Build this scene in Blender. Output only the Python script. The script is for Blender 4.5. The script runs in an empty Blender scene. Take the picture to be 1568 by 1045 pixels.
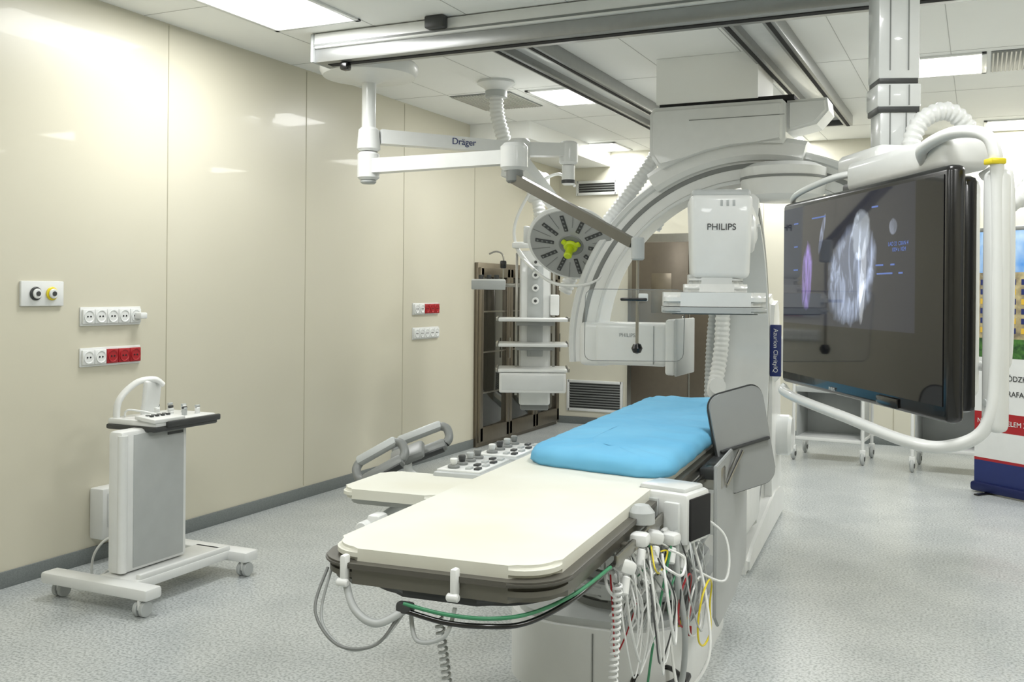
import bpy, bmesh, math, random
from mathutils import Vector, Matrix, Euler
random.seed(4)
V=Vector
rad=math.radians
# ------------------------------------------------------------------ materials
def lin(c):
    return tuple(((x/255)/12.92 if x/255<=0.04045 else (((x/255)+0.055)/1.055)**2.4) for x in c)
def M(name,rgb,rough=.4,metal=0,noise=.05,scale=12,bump=0,bscale=60,emit=0,trans=0,coat=0,rgb2=None,detail=3,lo=.35,hi=.65,alpha=1):
    m=bpy.data.materials.new(name); m.use_nodes=True; nt=m.node_tree; b=nt.nodes["Principled BSDF"]
    c=lin(rgb); c2=lin(rgb2) if rgb2 else tuple(x*(1-noise) for x in c)
    tc=nt.nodes.new("ShaderNodeTexCoord"); n=nt.nodes.new("ShaderNodeTexNoise"); n.inputs["Scale"].default_value=scale; n.inputs["Detail"].default_value=detail
    nt.links.new(tc.outputs["Object"],n.inputs["Vector"])
    r=nt.nodes.new("ShaderNodeValToRGB"); r.color_ramp.elements[0].position=lo; r.color_ramp.elements[1].position=hi
    r.color_ramp.elements[0].color=(*c2,1); r.color_ramp.elements[1].color=(*c,1)
    nt.links.new(n.outputs["Fac"],r.inputs["Fac"]); nt.links.new(r.outputs["Color"],b.inputs["Base Color"])
    b.inputs["Roughness"].default_value=rough; b.inputs["Metallic"].default_value=metal
    b.inputs["Transmission Weight"].default_value=trans; b.inputs["Coat Weight"].default_value=coat; b.inputs["Alpha"].default_value=alpha
    if emit: 
        nt.links.new(r.outputs["Color"],b.inputs["Emission Color"]); b.inputs["Emission Strength"].default_value=emit
    if bump:
        n2=nt.nodes.new("ShaderNodeTexNoise"); n2.inputs["Scale"].default_value=bscale; nt.links.new(tc.outputs["Object"],n2.inputs["Vector"])
        bp=nt.nodes.new("ShaderNodeBump"); bp.inputs["Strength"].default_value=bump; bp.inputs["Distance"].default_value=.01
        nt.links.new(n2.outputs["Fac"],bp.inputs["Height"]); nt.links.new(bp.outputs["Normal"],b.inputs["Normal"])
    return m
WHT=M("white_plastic",(226,228,226),.32,noise=.03,coat=.2)
WH2=M("white_enamel",(214,217,216),.25,noise=.03,coat=.3)
PAD=M("white_pad_vinyl",(222,223,213),.5,rgb2=(213,212,197),scale=2.2)
LGR=M("light_grey_plastic",(180,184,183),.4)
GRY=M("grey_plastic",(124,127,125),.4)
DGR=M("dark_grey_plastic",(60,62,62),.4)
WARM=M("warm_grey_metal",(108,106,97),.35,metal=.3)
BLK=M("black_plastic",(12,12,13),.25,coat=.3)
STL=M("brushed_steel",(165,163,156),.28,metal=1,scale=30)
STD=M("steel_door_dark",(128,120,106),.32,metal=.8,scale=20)
DOOR=M("steel_door_leaf",(112,104,92),.35,metal=.6,scale=20)
ALU=M("aluminium",(160,162,161),.35,metal=.7,scale=20)
BLU=M("blue_sheet",(108,180,216),.75,rgb2=(96,170,209),scale=4,bump=.7,bscale=7)
RED=M("red_socket",(166,28,36),.35)
YEL=M("yellow_plastic",(228,208,40),.35)
LIM=M("lime_handle",(190,212,30),.35)
GRN=M("green_cable",(60,135,95),.4)
NAVY=M("navy_print",(28,44,104),.5)
LEAD=M("grey_lead_panel",(172,175,174),.45,noise=.06,scale=3)
SHD=M("grey_shield",(150,153,152),.28,noise=.06,scale=3,coat=.3)
DGL=M("dark_cabinet_glass",(38,38,32),.06,noise=.1,coat=.5)
VENT=M("vent_metal",(205,204,196),.4)
DARK=M("dark_gap",(26,26,27),.8)
ACR=M("clear_acrylic",(240,245,242),.03,noise=.01,alpha=.09,coat=.6)
BASEB=M("baseboard_vinyl",(122,128,127),.5,rgb2=(108,114,114),scale=200)
DIFF=M("lamp_diffuser",(255,255,252),.5,emit=3)
def floor_mat():
    m=M("speckled_vinyl_floor",(198,202,201),.3,rgb2=(186,191,191),scale=3,coat=.12)
    nt=m.node_tree; b=nt.nodes["Principled BSDF"]
    ramp=[n for n in nt.nodes if n.type=='VALTORGB'][0]; tc=[n for n in nt.nodes if n.type=='TEX_COORD'][0]
    v=nt.nodes.new("ShaderNodeTexNoise"); v.inputs["Scale"].default_value=85; v.inputs["Detail"].default_value=4
    nt.links.new(tc.outputs["Object"],v.inputs["Vector"])
    r2=nt.nodes.new("ShaderNodeValToRGB"); r2.color_ramp.elements[0].position=.36; r2.color_ramp.elements[1].position=.56
    r2.color_ramp.elements[0].color=(.52,.54,.545,1); r2.color_ramp.elements[1].color=(1.0,1.0,1.0,1)
    nt.links.new(v.outputs["Fac"],r2.inputs["Fac"])
    mx=nt.nodes.new("ShaderNodeMix"); mx.data_type='RGBA'; mx.blend_type='MULTIPLY'; mx.inputs[0].default_value=1
    nt.links.new(ramp.outputs["Color"],mx.inputs[6]); nt.links.new(r2.outputs["Color"],mx.inputs[7])
    nt.links.new(mx.outputs[2],b.inputs["Base Color"]); return m
FLOOR=floor_mat()
WALL=M("beige_wall_panel",(209,205,187),.32,rgb2=(206,202,183),scale=.8,bump=.02,bscale=2,coat=.12)
WALLB=M("cream_wall",(220,217,201),.45,rgb2=(217,214,197),scale=1)
CEIL=M("white_ceiling_tile",(249,250,247),.6,noise=.02,scale=2)
SEAM=M("wall_seam",(180,175,154),.5)
# ------------------------------------------------------------------ mesh helpers
def link(o): bpy.context.collection.objects.link(o); return o
def mkobj(name,bm,mat,parent=None,ang=35):
    bmesh.ops.recalc_face_normals(bm,faces=bm.faces[:])
    me=bpy.data.meshes.new(name); bm.to_mesh(me); bm.free()
    for p in me.polygons: p.use_smooth=True
    try: me.set_sharp_from_angle(angle=rad(ang))
    except Exception: pass
    me.materials.append(mat); o=bpy.data.objects.new(name,me); link(o)
    if parent: o.parent=parent
    return o
def G(name,loc=(0,0,0),rz=0,rot=None):
    e=bpy.data.objects.new(name,None); e.empty_display_size=.1; link(e); e.location=loc
    e.rotation_euler=rot if rot else (0,0,rad(rz)); return e
def bev(bm,w,seg=2,edges=None):
    if w>0:
        es=edges or [e for e in bm.edges if len(e.link_faces)==2 and e.calc_face_angle(0)>rad(30)]
        bmesh.ops.bevel(bm,geom=es,offset=w,segments=seg,affect='EDGES',profile=.5,clamp_overlap=True)
def box(P,name,c,s,mat,b=.004,rot=(0,0,0),seg=2,taper=None):
    bm=bmesh.new(); bmesh.ops.create_cube(bm,size=1)
    for v in bm.verts:
        v.co=V((v.co.x*s[0],v.co.y*s[1],v.co.z*s[2]))
        if taper and v.co.z>0: v.co.x*=taper[0]; v.co.y*=taper[1]
    bev(bm,min(b,min(s)*.45),seg)
    R=Euler([rad(a) for a in rot]).to_matrix().to_4x4()
    bmesh.ops.transform(bm,matrix=Matrix.Translation(c)@R,verts=bm.verts)
    return mkobj(name,bm,mat,P)
def frame_to(d):
    d=V(d).normalized(); a=V((0,0,1)) if abs(d.z)<.95 else V((1,0,0))
    x=a.cross(d).normalized(); y=d.cross(x); return x,y,d
def lathe(P,name,prof,mat,p0=(0,0,0),d=(0,0,1),seg=32,sx=1,sy=1):
    x,y,z=(V((1,0,0)),V((0,1,0)),V((0,0,1))) if V(d)==V((0,0,1)) else frame_to(d)
    bm=bmesh.new(); rings=[]
    for r,h in prof:
        if r<1e-6: rings.append([bm.verts.new(V(p0)+z*h)])
        else: rings.append([bm.verts.new(V(p0)+z*h+x*(r*sx*math.cos(a))+y*(r*sy*math.sin(a))) for a in [2*math.pi*i/seg for i in range(seg)]])
    for A,B in zip(rings,rings[1:]):
        for i in range(seg):
            j=(i+1)%seg
            if len(A)==1 and len(B)==1: continue
            if len(A)==1: bm.faces.new((A[0],B[i],B[j]))
            elif len(B)==1: bm.faces.new((A[i],A[j],B[0]))
            else: bm.faces.new((A[i],A[j],B[j],B[i]))
    for r in (rings[0],rings[-1]):
        if len(r)>2: bm.faces.new(r)
    return mkobj(name,bm,mat,P)
def cyl(P,name,p0,p1,r,mat,r1=None,b=.003,seg=28):
    p0=V(p0);p1=V(p1);L=(p1-p0).length; r1=r if r1 is None else r1; b=min(b,L*.4,r*.5,r1*.5)
    return lathe(P,name,[(0,0),(r-b,0),(r,b),(r1,L-b),(r1-b,L),(0,L)],mat,p0,(p1-p0).normalized(),seg)
def smooth_pts(pts,n=8,closed=False):
    pts=[V(p) for p in pts]; out=[]; N=len(pts)
    rng=range(N if closed else N-1)
    for i in rng:
        if closed: a,b,c,d=pts[i-1],pts[i],pts[(i+1)%N],pts[(i+2)%N]
        else: a=pts[max(i-1,0)];b=pts[i];c=pts[i+1];d=pts[min(i+2,N-1)]
        for k in range(n):
            t=k/n
            out.append(.5*((2*b)+(c-a)*t+(2*a-5*b+4*c-d)*t*t+(3*b-a-3*c+d)*t**3))
    if not closed: out.append(pts[-1])
    return out
def tube(P,name,pts,r,mat,n=8,seg=10,closed=False,sm=True,rib=0,rf=None,flat=1):
    q=smooth_pts(pts,n,closed) if sm else [V(p) for p in pts]
    if rib:
        L=[0]
        for a,b in zip(q,q[1:]): L.append(L[-1]+(b-a).length)
        m=int(L[-1]/(rib/4)); qq=[]; j=0
        for i in range(m+1):
            s=L[-1]*i/m
            while j<len(L)-2 and L[j+1]<s: j+=1
            f=(s-L[j])/max(L[j+1]-L[j],1e-9); qq.append(q[j].lerp(q[j+1],f))
        q=qq
    bm=bmesh.new(); rings=[]; N=len(q); x=None
    for i,p in enumerate(q):
        if closed: t=(q[(i+1)%N]-q[i-1])
        else: t=q[min(i+1,N-1)]-q[max(i-1,0)]
        t.normalize()
        if x is None: x,y,_=frame_to(t)
        else:
            x=(x-t*x.dot(t)); 
            if x.length<1e-6: x,_,_=frame_to(t)
            x.normalize()
        y=t.cross(x)
        rr=r*(1 if not rib else (1.0 if (i%4)<2 else .87))
        if rf: rr=r*rf(i/(N-1))
        rings.append([bm.verts.new(p+x*(rr*math.cos(a))+y*(rr*flat*math.sin(a))) for a in [2*math.pi*k/seg for k in range(seg)]])
    for i in range(N if closed else N-1):
        A=rings[i];B=rings[(i+1)%N]
        for k in range(seg):
            l=(k+1)%seg; bm.faces.new((A[k],A[l],B[l],B[k]))
    if not closed: bm.faces.new(rings[0]); bm.faces.new(rings[-1])
    return mkobj(name,bm,mat,P,50)
def rrect(w,h,r,seg=6):
    o=[]
    for cx,cy,a0 in ((w/2-r,h/2-r,0),(-w/2+r,h/2-r,90),(-w/2+r,-h/2+r,180),(w/2-r,-h/2+r,270)):
        for i in range(seg+1):
            a=rad(a0+90*i/seg); o.append((cx+r*math.cos(a),cy+r*math.sin(a)))
    return o
def prism(P,name,out,h,mat,o=(0,0,0),u=(1,0,0),v=(0,1,0),b=.003,seg=2):
    u=V(u).normalized();v=V(v).normalized();n=u.cross(v).normalized();o=V(o)
    bm=bmesh.new(); A=[bm.verts.new(o+u*p[0]+v*p[1]) for p in out]; B=[bm.verts.new(o+u*p[0]+v*p[1]+n*h) for p in out]
    fa=bm.faces.new(A); fb=bm.faces.new(B)
    for i in range(len(out)):
        j=(i+1)%len(out); bm.faces.new((A[i],A[j],B[j],B[i]))
    if b>0:
        es=list(set(list(fa.edges)+list(fb.edges))); bmesh.ops.bevel(bm,geom=es,offset=b,segments=seg,affect='EDGES',clamp_overlap=True)
    return mkobj(name,bm,mat,P)
def arc(P,name,c,u,v,R0,R1,a0,a1,w,mat,seg=56,b=.01,woff=0):
    u=V(u).normalized();v=V(v).normalized();n=u.cross(v).normalized();c=V(c)
    bm=bmesh.new(); rings=[]
    b=min(b,(R1-R0)*.4,w*.4)
    sec=[(R0+b,-w/2),(R1-b,-w/2),(R1,-w/2+b),(R1,w/2-b),(R1-b,w/2),(R0+b,w/2),(R0,w/2-b),(R0,-w/2+b)]
    for i in range(seg+1):
        a=rad(a0+(a1-a0)*i/seg); d=u*math.cos(a)+v*math.sin(a)
        rings.append([bm.verts.new(c+d*r+n*(h+woff)) for r,h in sec])
    for A,B in zip(rings,rings[1:]):
        for k in range(8):
            l=(k+1)%8; bm.faces.new((A[k],A[l],B[l],B[k]))
    bm.faces.new(rings[0]); bm.faces.new(rings[-1])
    return mkobj(name,bm,mat,P,30)
def text(P,name,s,size,loc,rot,mat,ext=.0008,align='CENTER'):
    cu=bpy.data.curves.new(name,'FONT'); cu.body=s; cu.size=size; cu.extrude=ext; cu.align_x=align; cu.align_y='CENTER'
    cu.materials.append(mat); o=bpy.data.objects.new(name,cu); link(o); o.parent=P; o.location=loc; o.rotation_euler=[rad(a) for a in rot]; return o

# ------------------------------------------------------------------ room
H=2.98; XL=-4.25; XR=2.6; YB=10.25; YF=-1.6
def slab(name,c,s,mat): return box(None,name,c,s,mat,b=0)
slab("floor",((XL+XR)/2,(YB+YF)/2,-.05),(XR-XL+.4,YB-YF+.4,.1),FLOOR)
slab("ceiling",((XL+XR)/2,(YB+YF)/2,H+.05),(XR-XL+.4,YB-YF+.4,.1),CEIL)
slab("wall_left",(XL-.05,(YB+YF)/2,H/2),(.1,YB-YF+.2,H),WALL)
slab("wall_right",(XR+.05,(YB+YF)/2,H/2),(.1,YB-YF+.2,H),WALL)
slab("wall_back",((XL+XR)/2,YB+.05,H/2),(XR-XL,.1,H),WALLB)
slab("wall_front",((XL+XR)/2,YF-.05,H/2),(XR-XL,.1,H),WALLB)
box(None,"baseboard_left",(XL+.006,(8.2+YF)/2,.04),(.012,8.2-YF,.08),BASEB,.003)
box(None,"baseboard_right",(XR-.006,(YB+YF)/2,.04),(.012,YB-YF,.08),BASEB,.003)
box(None,"baseboard_back",((XL+XR)/2,YB-.006,.04),(XR-XL,.012,.08),BASEB,.003)
for i,y in enumerate([1.75,3.05,4.35,5.65,6.95,8.2]):
    box(None,"trim_%d"%(i+1),(XL+.001,y,1.53),(.003,.005,2.88),SEAM,0)
for i,x in enumerate([-2.0,-.75,.5]):
    box(None,"trim_%d"%(i+7),(x,YB-.001,1.53),(.006,.004,2.88),SEAM,0)
bm=bmesh.new()
def addbox(bm,c,s):
    r=bmesh.ops.create_cube(bm,size=1)
    for v in r['verts']: v.co=V((v.co.x*s[0]+c[0],v.co.y*s[1]+c[1],v.co.z*s[2]+c[2]))
x=-3.78
while x<XR: addbox(bm,(x,(YB+YF)/2,H-.0005),(.004,YB-YF,.002)); x+=.6
y=.2
while y<YB: addbox(bm,((XL+XR)/2,y,H-.0005),(XR-XL,.004,.002)); y+=1.32
mkobj("trim_20",bm,M("ceiling_joint",(190,190,186),.6))
box(None,"ceiling_bulkhead",(-3.95,9.17,2.9),(.6,2.15,.16),CEIL,.003)
def panel(x,y,sx,sy,e=30):
    g=G("ceiling_light_panel",(x,y,H))
    t=.03
    for i,(cx,cy,ax,ay) in enumerate(((0,sy/2,sx+t,t),(0,-sy/2,sx+t,t),(sx/2,0,t,sy+t),(-sx/2,0,t,sy+t))):
        box(g,"frame_%d"%i,(cx,cy,-.006),(ax,ay,.012),WHT,.002)
    box(g,"diffuser",(0,0,-.002),(sx-.02,sy-.02,.004),DIFF,0)
    l=bpy.data.lights.new("tube",'AREA'); l.shape='RECTANGLE'; l.size=sx-.04; l.size_y=sy-.04; l.energy=e; l.color=(1,1,.995)
    o=bpy.data.objects.new("lamp",l); link(o); o.parent=g; o.location=(0,0,-.009)
EN=29
panel(-3.47,4.2,.56,1.0,EN*1.05)
panel(-2.88,7.2,.5,.62,EN); panel(-3.66,9.85,.56,.55,EN*.7)
panel(-.26,7.2,.54,.6,EN*1.1); panel(.31,9.9,.56,.55,EN*.8)
panel(-3.47,1.6,.56,.6,EN*.3); panel(-.26,3.0,.54,.6,EN*.9); panel(-.26,.6,.54,.6,EN*.8); panel(-2.0,1.2,.54,.6,EN*.7)
panel(1.6,1.6,.54,.6,EN); panel(1.6,4.6,.54,.6,EN*1.1); panel(1.6,7.4,.54,.6,EN*1.1); panel(-1.85,9.9,.56,.55,EN*.8)
def cvent(x,y,sx,sy):
    g=G("ceiling_vent",(x,y,H)); box(g,"plate",(0,0,-.003),(sx,sy,.006),GRY,.001)
    bm=bmesh.new(); n=22
    for i in range(n): addbox(bm,(-sx/2+sx*(i+.5)/n,0,-.009),(.009,sy*.94,.008))
    mkobj("louvres",bm,VENT,g)
cvent(-3.52,7.17,.52,.64); cvent(.33,7.2,.56,.62)
def wvent(name,x0,x1,z0,z1,n):
    g=G(name,((x0+x1)/2,YB,(z0+z1)/2)); w=x1-x0;h=z1-z0
    box(g,"recess",(0,-.004,0),(w*.95,.008,h*.93),DGR,0)
    for i,(cx,cz,ax,az) in enumerate(((0,h/2,w,.03),(0,-h/2,w,.03),(w/2,0,.03,h+.03),(-w/2,0,.03,h+.03))):
        box(g,"frame_%d"%i,(cx,-.012,cz),(ax,.024,az),WHT,.003)
    for i in range(n): box(g,"blade_%d"%i,(0,-.014,-h/2+h*(i+.5)/n),(w*.95,.014,.010),GRY,.001,rot=(35,0,0))
wvent("wall_vent",-4.03,-3.58,2.53,2.66,5)
wvent("wall_vent",-4.12,-3.50,.16,.47,11)
g=G("steel_door",(-2.75,YB,0))
box(g,"frame",(0,-.02,1.04),(1.36,.04,2.08),STL,.004)
box(g,"leaf_left",(-.32,-.045,1.0),(.62,.03,1.98),DOOR,.004); box(g,"leaf_right",(.32,-.045,1.0),(.62,.03,1.98),DOOR,.004)
box(g,"window_left",(-.30,-.062,1.45),(.22,.006,.42),STD,.002); box(g,"window_right",(.30,-.062,1.45),(.22,.006,.42),STD,.002)
tube(g,"handle",[(-.06,-.06,.9),(-.06,-.1,.92),(-.06,-.1,1.18),(-.06,-.06,1.2)],.01,STL)
g=G("glass_door_cabinet",(XL,9.17,0))
W=1.92
box(g,"carcass",(.02,0,.86),(.04,W,1.72),STD,.004)
for i in range(3):
    y=-W/2+W*(i+.5)/3
    for nm,(cy,cz,sy,sz) in {"stile_a":(y-W/6+.035,.86,.06,1.62),"stile_b":(y+W/6-.035,.86,.06,1.62),"rail_top":(y,1.63,W/3-.02,.09),"rail_low":(y,.11,W/3-.02,.14)}.items():
        box(g,"%s_%d"%(nm,i),(.055,cy,cz),(.03,sy,sz),STD,.004)
    box(g,"glass_%d"%i,(.048,y,.88),(.01,W/3-.12,1.45),DGL,.001)
    for k in range(3): box(g,"shelf_edge_%d_%d"%(i,k),(.054,y,.5+.38*k),(.006,W/3-.13,.015),STL,.001)
    cyl(g,"handle_%d"%i,(.09,y+W/6-.05,.8),(.09,y+W/6-.05,1.0),.008,STL)
def sock(g,i,y,z,m,s=.085):
    box(g,"plate_%d"%i,(.016,y,z),(.014,s,s),m,.004)
    lathe(g,"well_%d"%i,[(0,.001),(.026,.001),(.03,.004),(.033,.004),(.033,0),(0,0)],m,(.023,y,z),(1,0,0),20)
    cyl(g,"pin_hole_a_%d"%i,(.0232,y-.01,z),(.0255,y-.01,z),.005,DARK,b=0,seg=10); cyl(g,"pin_hole_b_%d"%i,(.0232,y+.01,z),(.0255,y+.01,z),.005,DARK,b=0,seg=10)
g=G("gas_outlet_panel",(XL,3.5,1.42)); box(g,"plate",(.008,0,0),(.016,.25,.125),WHT,.004)
for i,(y,m) in enumerate(((-.045,DGR),(.05,YEL))):
    cyl(g,"ring_%d"%i,(.016,y,0),(.026,y,0),.034,m); cyl(g,"collar_%d"%i,(.026,y,0),(.038,y,0),.025,WHT); cyl(g,"bore_%d"%i,(.038,y,0),(.042,y,0),.012,DGR,b=0)
def bar(name,y0,y1,z,mats):
    n=len(mats); yc=(y0+y1)/2; g=G(name,(XL,yc,z)); w=y1-y0
    box(g,"backplate",(.005,0,0),(.01,w+.01,.1),WHT,.003)
    for i,m in enumerate(mats): sock(g,i,-w/2+w*(i+.5)/n,0,m,min(.085,w/n*.96))
    return g
g=bar("equipotential_outlet_strip",3.74,4.14,1.30,[WHT]*5); box(g,"plugged_connector",(.05,.17,.0),(.05,.05,.035),WHT,.008)
bar("power_outlet_strip",3.74,4.14,1.085,[WHT,WHT,RED,RED,RED])
bar("power_outlet_strip",7.1,7.52,1.30,[WHT,WHT,RED,RED,RED]); bar("equipotential_outlet_strip",7.1,7.52,1.095,[WHT]*5)
g=G("wall_junction_box",(XL,3.94,.26)); box(g,"housing",(.05,0,0),(.1,.26,.27),WHT,.012); box(g,"cover",(.103,0,.02),(.006,.2,.18),WH2,.003)
tube(g,"cable",[(.05,.02,-.13),(.08,-.02,-.2),(.15,-.03,-.25),(.25,.0,-.25)],.006,WHT)
# ------------------------------------------------------------------ mobile control cart
g=G("mobile_control_cart",(-3.65,3.72,0))
def caster(g,n,x,y,r=.035,m=WHT):
    cyl(g,"caster_wheel_%s_a"%n,(x-.028,y,r),(x-.008,y,r),r,LGR); cyl(g,"caster_wheel_%s_b"%n,(x+.008,y,r),(x+.028,y,r),r,LGR)
    box(g,"caster_fork_%s"%n,(x,y,r+.02),(.015,.05,.05),m,.004); cyl(g,"caster_stem_%s"%n,(x,y,r),(x,y,r+.06),.012,STL)
for n,(x,y) in enumerate(((-.25,-.38),(.31,-.43),(.29,.27),(-.25,.34))): caster(g,n,x,y)
box(g,"foot_near",(.03,-.41,.10),(.66,.1,.055),WHT,.015); box(g,"foot_far",(.03,.28,.10),(.6,.1,.055),WHT,.015)
box(g,"cross_plate",(.10,-.05,.105),(.24,.64,.045),WHT,.01); box(g,"cross_lip",(.20,-.05,.135),(.03,.6,.03),WHT,.008)
box(g,"column",(.05,-.14,.46),(.09,.42,.66),WHT,.02); box(g,"column_panel",(.096,-.12,.46),(.006,.32,.62),LGR,.003)
tube(g,"edge_trim_left",[(.085,-.335,.14),(.085,-.335,.45),(.085,-.335,.77)],.022,WHT,seg=14)
box(g,"column_slot",(.1,-.02,.75),(.006,.1,.012),DGR,0)
box(g,"tray_base",(-.0,.0,.785),(.32,.42,.025),DGR,.008); box(g,"tray",(.0,.0,.81),(.31,.41,.03),WHT,.01)
box(g,"console_low",(.1,-.12,.832),(.13,.2,.02),WHT,.006,rot=(0,6,0)); box(g,"tray_front_grey",(.162,.04,.805),(.02,.36,.03),DGR,.006)
for i in range(9):
    x=-.09+.09*(i//3); y=-.04+.09*(i%3); cyl(g,"knob_%d"%i,(x,y,.82),(x,y,.855+.008*(i%2)),.013,[WHT,LGR,WHT][i%3]); box(g,"knob_flag_%d"%i,(x,y,.862),(.012,.03,.012),[WHT,DGR,LGR][i%3],.003)
for i in range(8): box(g,"button_%d"%i,(.08+.025*(i%2),-.18+.035*(i//2),.845),(.014,.018,.01),[GRY,DGR][i%2],.002)
tube(g,"lift_handle",[(-.12,-.18,.78),(-.13,-.16,.9),(-.1,-.08,.985),(-.06,.0,1.0),(-.04,.04,.97)],.013,WHT,flat=1.6)
box(g,"handle_shell",(-.08,.0,.90),(.03,.13,.19),WHT,.014,rot=(0,6,12))
tube(g,"tray_cable",[(-.1,-.15,.83),(-.05,-.17,.865),(.05,-.1,.845)],.005,WHT)
tube(g,"power_cord",[(-.0,-.25,.3),(-.1,-.27,.25),(-.18,-.26,.16),(-.2,-.24,.05),(-.12,-.22,.1)],.006,WHT)
# ------------------------------------------------------------------ patient table
T=G("angiography_patient_table",(-1.07,1.86,0),4.2)
TW=.54; TL=3.15; cy=TL/2
prism(T,"tabletop_core",rrect(TW+.03,TL,.1,8),.04,WARM,(0,cy,.80),b=.014,seg=3)
prism(T,"tabletop_rim",rrect(TW+.05,TL+.02,.11,8),.012,M("rim_brown_grey",(84,82,75),.4),(0,cy,.835),b=.004)
prism(T,"tabletop_pad",rrect(TW,TL-.03,.09,8),.03,PAD,(0,cy,.845),b=.01,seg=3)
prism(T,"underbody",rrect(TW-.06,.8,.15,8),.04,DGR,(0,.46,.765),b=.015,seg=3)
box(T,"longitudinal_carriage",(0,2.0,.72),(.36,1.5,.13),WHT,.02)
box(T,"lift_head",(0,2.05,.62),(.42,.9,.1),LGR,.03)
for i in range(6):
    prism(T,"bellows_%d"%i,rrect(.46 if i%2 else .42,.86 if i%2 else .82,.18,8),.055,[GRY,LGR][i%2],(-.02,2.05,.26+.055*i),b=.015)
prism(T,"pedestal_base",rrect(.70,1.2,.26,10),.25,WHT,(-.10,2.08,.0),b=.012,seg=3)
prism(T,"pedestal_cap",rrect(.65,1.15,.24,10),.03,LGR,(-.10,2.08,.245),b=.008)
box(T,"pedestal_seam",(-.06,1.479,.12),(.004,.004,.23),GRY,0)
for s in (-1,1):
    box(T,"accessory_rail_%d"%s,(s*(TW/2+.04),1.35,.80),(.012,1.9,.03),STL,.003)
    for k in range(5): box(T,"rail_spacer_%d_%d"%(s,k),(s*(TW/2+.022),.55+.4*k,.80),(.03,.03,.02),WARM,.003)
def mattress():
    bm=bmesh.new(); w,l=.49,1.88; y0=1.14
    o=[]
    base=rrect(w,l,.11,10)
    for k,p in enumerate(base):
        q=base[(k+1)%len(base)]; d=math.dist(p,q); n=max(1,int(d/.04))
        for i in range(n): o.append((p[0]+(q[0]-p[0])*i/n,p[1]+(q[1]-p[1])*i/n))
    c=V((.035,y0+l/2,0))
    levels=[(-.010,.872),(.008,.876),(.016,.888),(.013,.910),(.002,.926),(-.02,.935),(-.08,.938),(-.16,.940)]
    rings=[]
    for li,(off,z) in enumerate(levels):
        s=(w/2+off)/(w/2); s2=(l/2+off)/(l/2); R=[]
        for k,p in enumerate(o):
            wr=(.007*math.sin(k*1.9)+.006*math.sin(k*.7+1)) if li in (1,2,3,4) else 0
            px=p[0]*s*(1+wr); py=p[1]*s2*(1+wr*.3)
            sk=-.12*(p[0]/w)*max(0,-p[1]/l*2)
            R.append(bm.verts.new((px+c.x,py+sk+c.y,z+(.003*math.sin(k*1.3+li) if li>1 else 0))))
        rings.append(R)
    for A,B in zip(rings,rings[1:]):
        for i in range(len(A)):
            j=(i+1)%len(A); bm.faces.new((A[i],A[j],B[j],B[i]))
    bm.faces.new(rings[0]); bm.faces.new(rings[-1])
    return mkobj("blue_mattress",bm,BLU,T,60)
mattress()
prism(T,"arm_board",rrect(.34,.32,.05,6),.03,PAD,(-.46,.84,.825),b=.01,seg=3)
prism(T,"arm_board_base",rrect(.3,.28,.04,6),.02,LGR,(-.46,.84,.807),b=.004)
tube(T,"arm_board_strut",[(-.46,.84,.805),(-.5,.7,.76),(-.42,.55,.74),(-.3,.5,.78)],.014,WHT)
box(T,"arm_board_clamp",(-.46,.62,.77),(.045,.06,.07),WHT,.012); cyl(T,"clamp_knob",(-.48,.56,.77),(-.48,.61,.77),.02,WHT)
for k,(ly,l) in enumerate(((1.12,.3),(1.46,.32))):
    box(T,"control_module_%d"%k,(-.37,ly,.84),(.17,l,.06),LGR,.012); box(T,"control_face_%d"%k,(-.37,ly,.872),(.15,l-.03,.008),WHT,.003)
    for i in range(4):
        y=ly-l/2+.05+i*(l-.1)/3; cyl(T,"joystick_base_%d_%d"%(k,i),(-.40,y,.875),(-.40,y,.886),.02,GRY); cyl(T,"joystick_%d_%d"%(k,i),(-.40,y,.885),(-.40,y,.908),.010,[WHT,DGR,LGR,GRY][i],r1=.013)
        for q in range(2): box(T,"key_%d_%d_%d"%(k,i,q),(-.345+.03*q,y,.879),(.018,.03,.008),[LGR,DGR][(i+q)%2],.002)
    box(T,"control_mount_%d"%k,(-.31,ly,.80),(.06,.12,.03),DGR,.005)
tube(T,"console_swing_arm",[(-.3,1.35,.78),(-.5,1.32,.76),(-.68,1.3,.78),(-.70,1.28,.83)],.016,WHT)
def handle_loop(nm,c,w,h,tilt):
    e=G(nm,c,0); e.parent=T; e.rotation_euler=(rad(48),rad(-tilt),rad(18))
    pts=[(x,y,0) for x,y in rrect(w,h,h*.4,4)]
    tube(e,"loop",pts,.016,GRY,n=3,closed=True)
    box(e,"grip",(0,-h/2,0),(w*.85,.042,.04),GRY,.014); box(e,"grip_cap",(0,h/2,.006),(w*.85,.036,.03),LGR,.012); box(e,"grip_pad",(0,-h/2-.018,.0),(w*.7,.01,.03),DGR,.004)
handle_loop("console_handle_near",(-.75,1.17,.85),.19,.085,30)
handle_loop("console_handle_far",(-.70,1.4,.885),.21,.085,22)
box(T,"console_body",(-.70,1.28,.86),(.13,.1,.035),GRY,.015,rot=(20,-22,18))
prism(T,"lead_curtain",[(-.37,.0),(-.37,-.52),(-.30,-.57),(.1,-.56),(.36,-.50),(.38,-.44),(.38,.02)],.012,LEAD,(.36,1.86,.86),(0,1,0),(0,0,1),b=.003)
box(T,"curtain_bracket",(.33,1.8,.82),(.06,.5,.04),DGR,.006)
e=G("shield_mount",(.395,1.90,.90)); e.parent=T; e.rotation_euler=(0,rad(-12),rad(42))
prism(e,"side_shield",rrect(.24,.38,.05,8),.012,SHD,(0,0,0),(1,0,0),(0,0,1),b=.003)
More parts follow.
